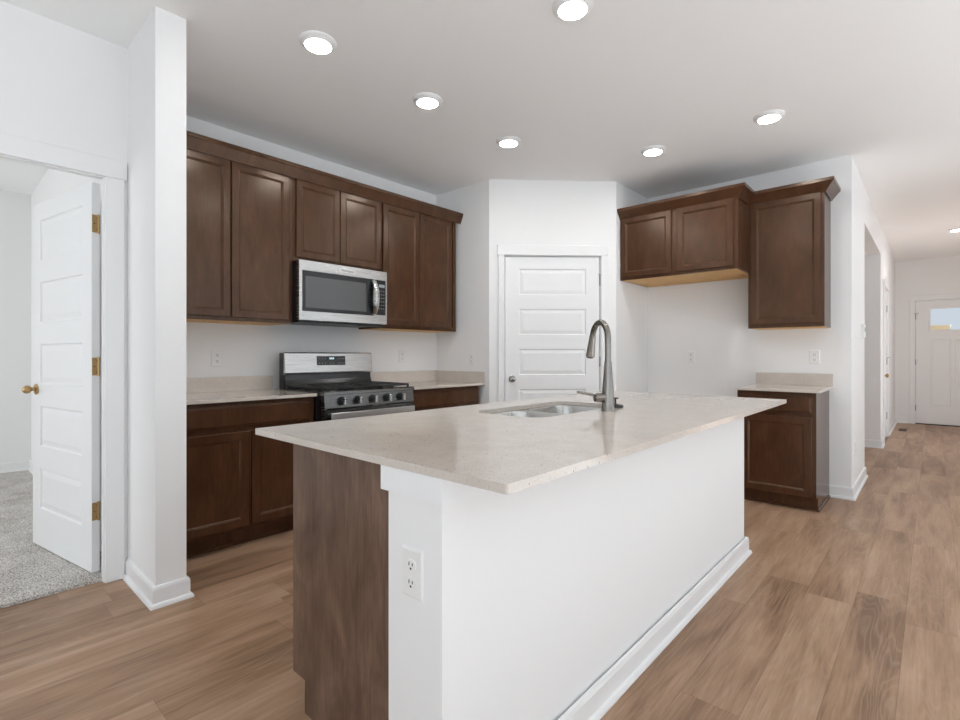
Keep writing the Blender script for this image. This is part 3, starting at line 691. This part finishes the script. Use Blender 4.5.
for i, (bx_, bz) in enumerate([(x, z) for z in (1.088, 1.122) for x in (-0.105, -0.080, -0.055, 0.060, 0.083, 0.106)] + [(-0.012, 1.086), (0.012, 1.086)]):
    bm = bmesh.new(); yy = fascia_y(bz)-0.003; box(bm, (bx_-0.005, yy-0.0008, bz-0.0022), (bx_+0.005, yy+0.001, bz+0.0022)); obj('button_mark', bm, MARK, dsp)
bm = bmesh.new(); yy = fascia_y(1.124)-0.003
for k_ in range(3): box(bm, (-0.018+k_*0.014, yy-0.0008, 1.117), (-0.008+k_*0.014, yy+0.001, 1.131))
obj('clock_digits', bm, mat('clock_glow', (0.6, 0.75, 0.8), 0.4, emit=(0.7, 0.9, 1, 1), es=0.6), dsp)

# ---------------------------------------------------------------- microwave
mw = thing('microwave', 'stainless over-the-range microwave hung under the short cabinet', 'microwave', (KX, 2.126, 1.398), PI/2)
W = 0.379; D = -0.402; HT = 0.421
obj('body', boxes(((-W+0.004, D+0.035, 0.002), (W-0.004, -0.001, HT))), DARK, mw, label='black casing')
def m_x(yw): return yw-2.126
wx0, wx1, wz0, wz1 = m_x(1.770), m_x(2.380), 0.062, 0.352
bm = bmesh.new(); grid_face(bm, m_x(2.383)+W, HT, [(wx0, wx1, wz0, wz1)], D, 0, -W); slab_sides(bm, -W, m_x(2.383), 0, HT, D, D+0.036); nested(bm, (wx0, wx1, wz0, wz1), [(0, D), (0.003, D+0.004)], cap=False)
md = obj('door', bm, STEEL, mw, label='stainless door with dark window')
obj('window_border', boxes(((wx0, D+0.003, wz0), (wx1, D+0.009, wz1))), BLACK, md)
obj('window', boxes(((wx0+0.026, D+0.0015, wz0+0.028), (wx1-0.073, D+0.004, wz1-0.040))), mat('mesh_glass', (0.055, 0.056, 0.056), 0.07, spec=0.9), md)
bm = bmesh.new(); hx = m_x(2.375)
hp = [(hx, D-0.004, 0.072), (hx, D-0.026, 0.10), (hx, D-0.042, 0.15), (hx, D-0.048, 0.205), (hx, D-0.042, 0.26), (hx, D-0.026, 0.31), (hx, D-0.004, 0.340)]
prev = None
for i, p in enumerate(hp):
    cur = [bm.verts.new((p[0]+a, p[1]+b, p[2])) for a, b in ((-0.019, 0.008), (0.019, 0.008), (0.019, -0.004), (0.012, -0.008), (-0.012, -0.008), (-0.019, -0.004))]
    if prev:
        for j in range(6): bm.faces.new((prev[j], prev[(j+1) % 6], cur[(j+1) % 6], cur[j]))
    else: bm.faces.new(cur)
    prev = cur
bm.faces.new(prev[::-1])
obj('handle', bm, STEEL, md, smooth=True)
px0 = m_x(2.385)
bm = bmesh.new(); box(bm, (px0, D, 0), (W, D+0.036, HT), 0.001); pn = obj('control_side', bm, STEEL, mw)
kp = obj('keypad', boxes(((m_x(2.393), D-0.002, 0.072), (m_x(2.490), D+0.002, 0.350))), BLACK, pn)
obj('display', boxes(((m_x(2.425), D-0.003, 0.292), (m_x(2.480), D, 0.316))), mat('display_face', (0.30, 0.33, 0.34), 0.3), kp)
for r_ in range(6):
    for c_ in range(3):
        bm = bmesh.new(); xx = m_x(2.430)+c_*0.021; zz = 0.262-r_*0.028; box(bm, (xx-0.004, D-0.0028, zz-0.003), (xx+0.004, D-0.001, zz+0.003)); obj('button_mark', bm, MARK, kp)
obj('vent_base', boxes(((-W+0.02, D+0.04, -0.014), (W-0.03, -0.03, 0.002)), ((W-0.22, D+0.03, -0.020), (W-0.02, D+0.10, 0.002))), DARK, mw)
bm = bmesh.new(); box(bm, (-0.056, D-0.0015, 0.370), (0.079, D+0.001, 0.400)); bd = obj('badge', bm, mat('badge_silver', (0.75, 0.75, 0.74), 0.25, 1.0), md)
def text_mesh(txt, size, m, parent, loc, name):
    cu = bpy.data.curves.new('t', 'FONT'); cu.body = txt; cu.size = size; cu.align_x = 'CENTER'; cu.align_y = 'CENTER'; cu.extrude = 0.0003
    to = bpy.data.objects.new('t', cu); COL.objects.link(to)
    dg = bpy.context.evaluated_depsgraph_get(); me = bpy.data.meshes.new_from_object(to.evaluated_get(dg))
    bpy.data.objects.remove(to); me.materials.clear(); me.materials.append(m)
    me.transform(Matrix.Translation(loc) @ Matrix.Rotation(PI/2, 4, 'X'))
    o = bpy.data.objects.new(name, me); COL.objects.link(o); o.parent = parent; return o
text_mesh('Whirlpool', 0.027, LOGO, bd, (0.0115, D-0.0019, 0.385), 'badge_lettering')

# ---------------------------------------------------------------- outlets and switches
def outlet(label, loc, rotz, kind='outlet', group='wall outlets'):
    o = thing('wall_outlet' if kind == 'outlet' else 'light_switch', label, 'outlet' if kind == 'outlet' else 'switch', loc, rotz, group)
    w_ = 0.037 if kind != 'double' else 0.058
    bm = bmesh.new(); nested(bm, (-w_, w_, -0.058, 0.058), [(0, 0), (0, -0.003), (0.004, -0.006)]); bm.faces.new([bm.verts.new(p) for p in ((-w_, 0, -0.058), (w_, 0, -0.058), (w_, 0, 0.058), (-w_, 0, 0.058))])
    obj('cover_plate', bm, PLATE, o)
    if kind == 'outlet':
        for z in (0.021, -0.021):
            bm = bmesh.new(); pts = [(0.0165*math.cos(a), min(0.0125, max(-0.0125, 0.0165*math.sin(a)))) for a in [2*PI*i/28 for i in range(28)]]
            prism(bm, pts, lambda p, t: (p[0], t, p[1]+z), -0.0055, -0.0085); r = obj('receptacle', bm, PLATE, o)
            for x, hh in ((-0.006, 0.0042), (0.006, 0.0035)):
                bm = bmesh.new(); box(bm, (x-0.0014, -0.0089, z+0.002-hh), (x+0.0014, -0.0084, z+0.002+hh)); obj('slot', bm, SLOT, r)
            bm = bmesh.new(); lathe(bm, [(0.0030, 0.0084), (0.0030, 0.0089)], Matrix.Translation((0, 0, z-0.0085)) @ Matrix.Rotation(PI/2, 4, 'X'), 12); obj('ground_hole', bm, SLOT, r)
    else:
        for x in ((0,) if kind == 'single' else (-0.023, 0.023)):
            bm = bmesh.new(); prism(bm, [(-0.006, -0.033), (-0.006, 0.033), (-0.011, 0.030), (-0.0075, 0), (-0.008, -0.030)], lambda p, t: (x+t, p[0], p[1]), -0.016, 0.016); obj('rocker', bm, PLATE, o)
    return o
outlet('white outlet over the counter between wing wall and range', (KX, 1.354, 1.129), PI/2)
outlet('white outlet over the counter between range and pantry corner', (KX, 2.985, 1.140), PI/2)
outlet('white outlet on the short wall beside the pantry corner', (-3.195, 3.424, 1.113), 0)
outlet('white outlet inside the empty refrigerator alcove', (-1.724, FY, 1.131), 0)
outlet('white outlet over the small counter beside the hall', (-0.727, FY, 1.134), 0)
outlet('white outlet low on the hall side of the wall end', (-0.48, 5.134, 0.384), PI/2)
outlet('white outlet in the white end face of the island', (-0.913, 0.775, 0.634), 0)
outlet('white single rocker switch on the wall end facing the hall', (-0.48, 5.17, 1.275), PI/2, 'single', 'hall controls')
ts = thing('thermostat', 'white boxy thermostat beside the hall opening', 'thermostat', (-0.48, 5.68, 1.365), PI/2)
bm = bmesh.new(); box(bm, (-0.07, -0.006, -0.065), (0.07, 0, 0.065), 0.002); obj('wall_plate', bm, PLATE, ts)
bm = bmesh.new(); box(bm, (-0.062, -0.026, -0.057), (0.062, -0.006, 0.057), 0.006, 2); obj('housing', bm, PLATE, ts)
bm = bmesh.new(); box(bm, (-0.04, -0.0268, -0.005), (0.04, -0.0255, 0.035)); obj('screen', bm, mat('thermostat_screen', (0.55, 0.58, 0.55), 0.2), ts)

# ---------------------------------------------------------------- floor register in the hall
fr = thing('floor_register', 'small brown floor register in front of the entry corner', 'floor vent', (-0.345, 10.05, 0))
bm = bmesh.new(); box(bm, (-0.05, -0.15, 0), (0.05, 0.15, 0.006), 0.002); obj('grille_plate', bm, VENTB, fr)
bm = bmesh.new()
for i in range(12): box(bm, (-0.035, -0.13+i*0.0225, 0.0055), (0.035, -0.13+i*0.0225+0.010, 0.0066))
obj('slots', bm, SLOT, fr)

rug = tag(obj('bounce_rug', boxes(((1.05, -4.9, 0), (4.3, 5.2, 0.012), 0.004)), mat('ivory_bounce', (0.82, 0.80, 0.77), 0.95, spec=0.1)), 'ivory rug added out of view on the great-room floor to bounce sunlight', 'rug')  # pale rugs added as reflectors, bouncing sunlight up to the ceiling
tag(obj('bounce_rug', boxes(((-2.9, -5.0, 0), (0.55, -0.75, 0.012), 0.004)), bpy.data.materials['ivory_bounce']), 'second ivory rug added behind the camera by the bedroom wall to bounce light', 'rug')

# ---------------------------------------------------------------- recessed lights
def lamp(label, x, y):
    l = thing('recessed_light', label, 'ceiling light', (x, y, H), 0, 'round recessed ceiling lights')
    bm = bmesh.new(); lathe(bm, [(0.092, 0.0), (0.092, -0.004), (0.087, -0.009), (0.070, -0.019), (0.0645, -0.022), (0.0645, -0.004)], seg=48); obj('trim_ring', bm, TRIM, l, smooth=True)
    bm = bmesh.new(); lathe(bm, [(0.064, -0.005), (0.064, -0.0215), (0.052, -0.0235), (0.02, -0.0245), (0.004, -0.0247)], seg=48); obj('lens', bm, LENS, l, smooth=True, label='glowing round lens')
lamp('round ceiling light closest to the wing wall column', -2.321, 1.339)
lamp('round ceiling light in front of the microwave', -2.342, 2.102)
lamp('round ceiling light in front of the pantry-side wall cabinet', -2.343, 2.909)
lamp('round ceiling light over the island sink, cut by the picture top', -1.22, 1.98)
lamp('round ceiling light in front of the cabinet over the refrigerator gap', -1.613, 3.79)
lamp('round ceiling light in front of the narrow single-door wall cabinet', -0.811, 3.769)
lamp('round ceiling light down the hall before the front door', 0.230, 8.733)
lamp('added unseen round ceiling light brightening the kitchen end of the hall', 0.45, 6.2)  # extra lamp added out of view because the hall was too dark

# ---------------------------------------------------------------- outside the front door
struct('ground_outside', boxes(((-40, 11.30, -0.35), (40, 80, -0.15))), LAWN, 'pale concrete drive outside the front door', 'ground')
nb = thing('neighbor_house', 'tan house front seen through the front door window', 'house', (-2.5, 30, -0.15))
obj('wall', boxes(((-6, 0, 0), (3.05, 8, 2.62))), TAN, nb)
bm = bmesh.new(); prism(bm, [(-0.1, 2.62), (8.3, 2.62), (4, 2.70)], lambda p, t: (t, p[0], p[1]), -6.3, 3.1); obj('roof', bm, WHITE_SIDING, nb)
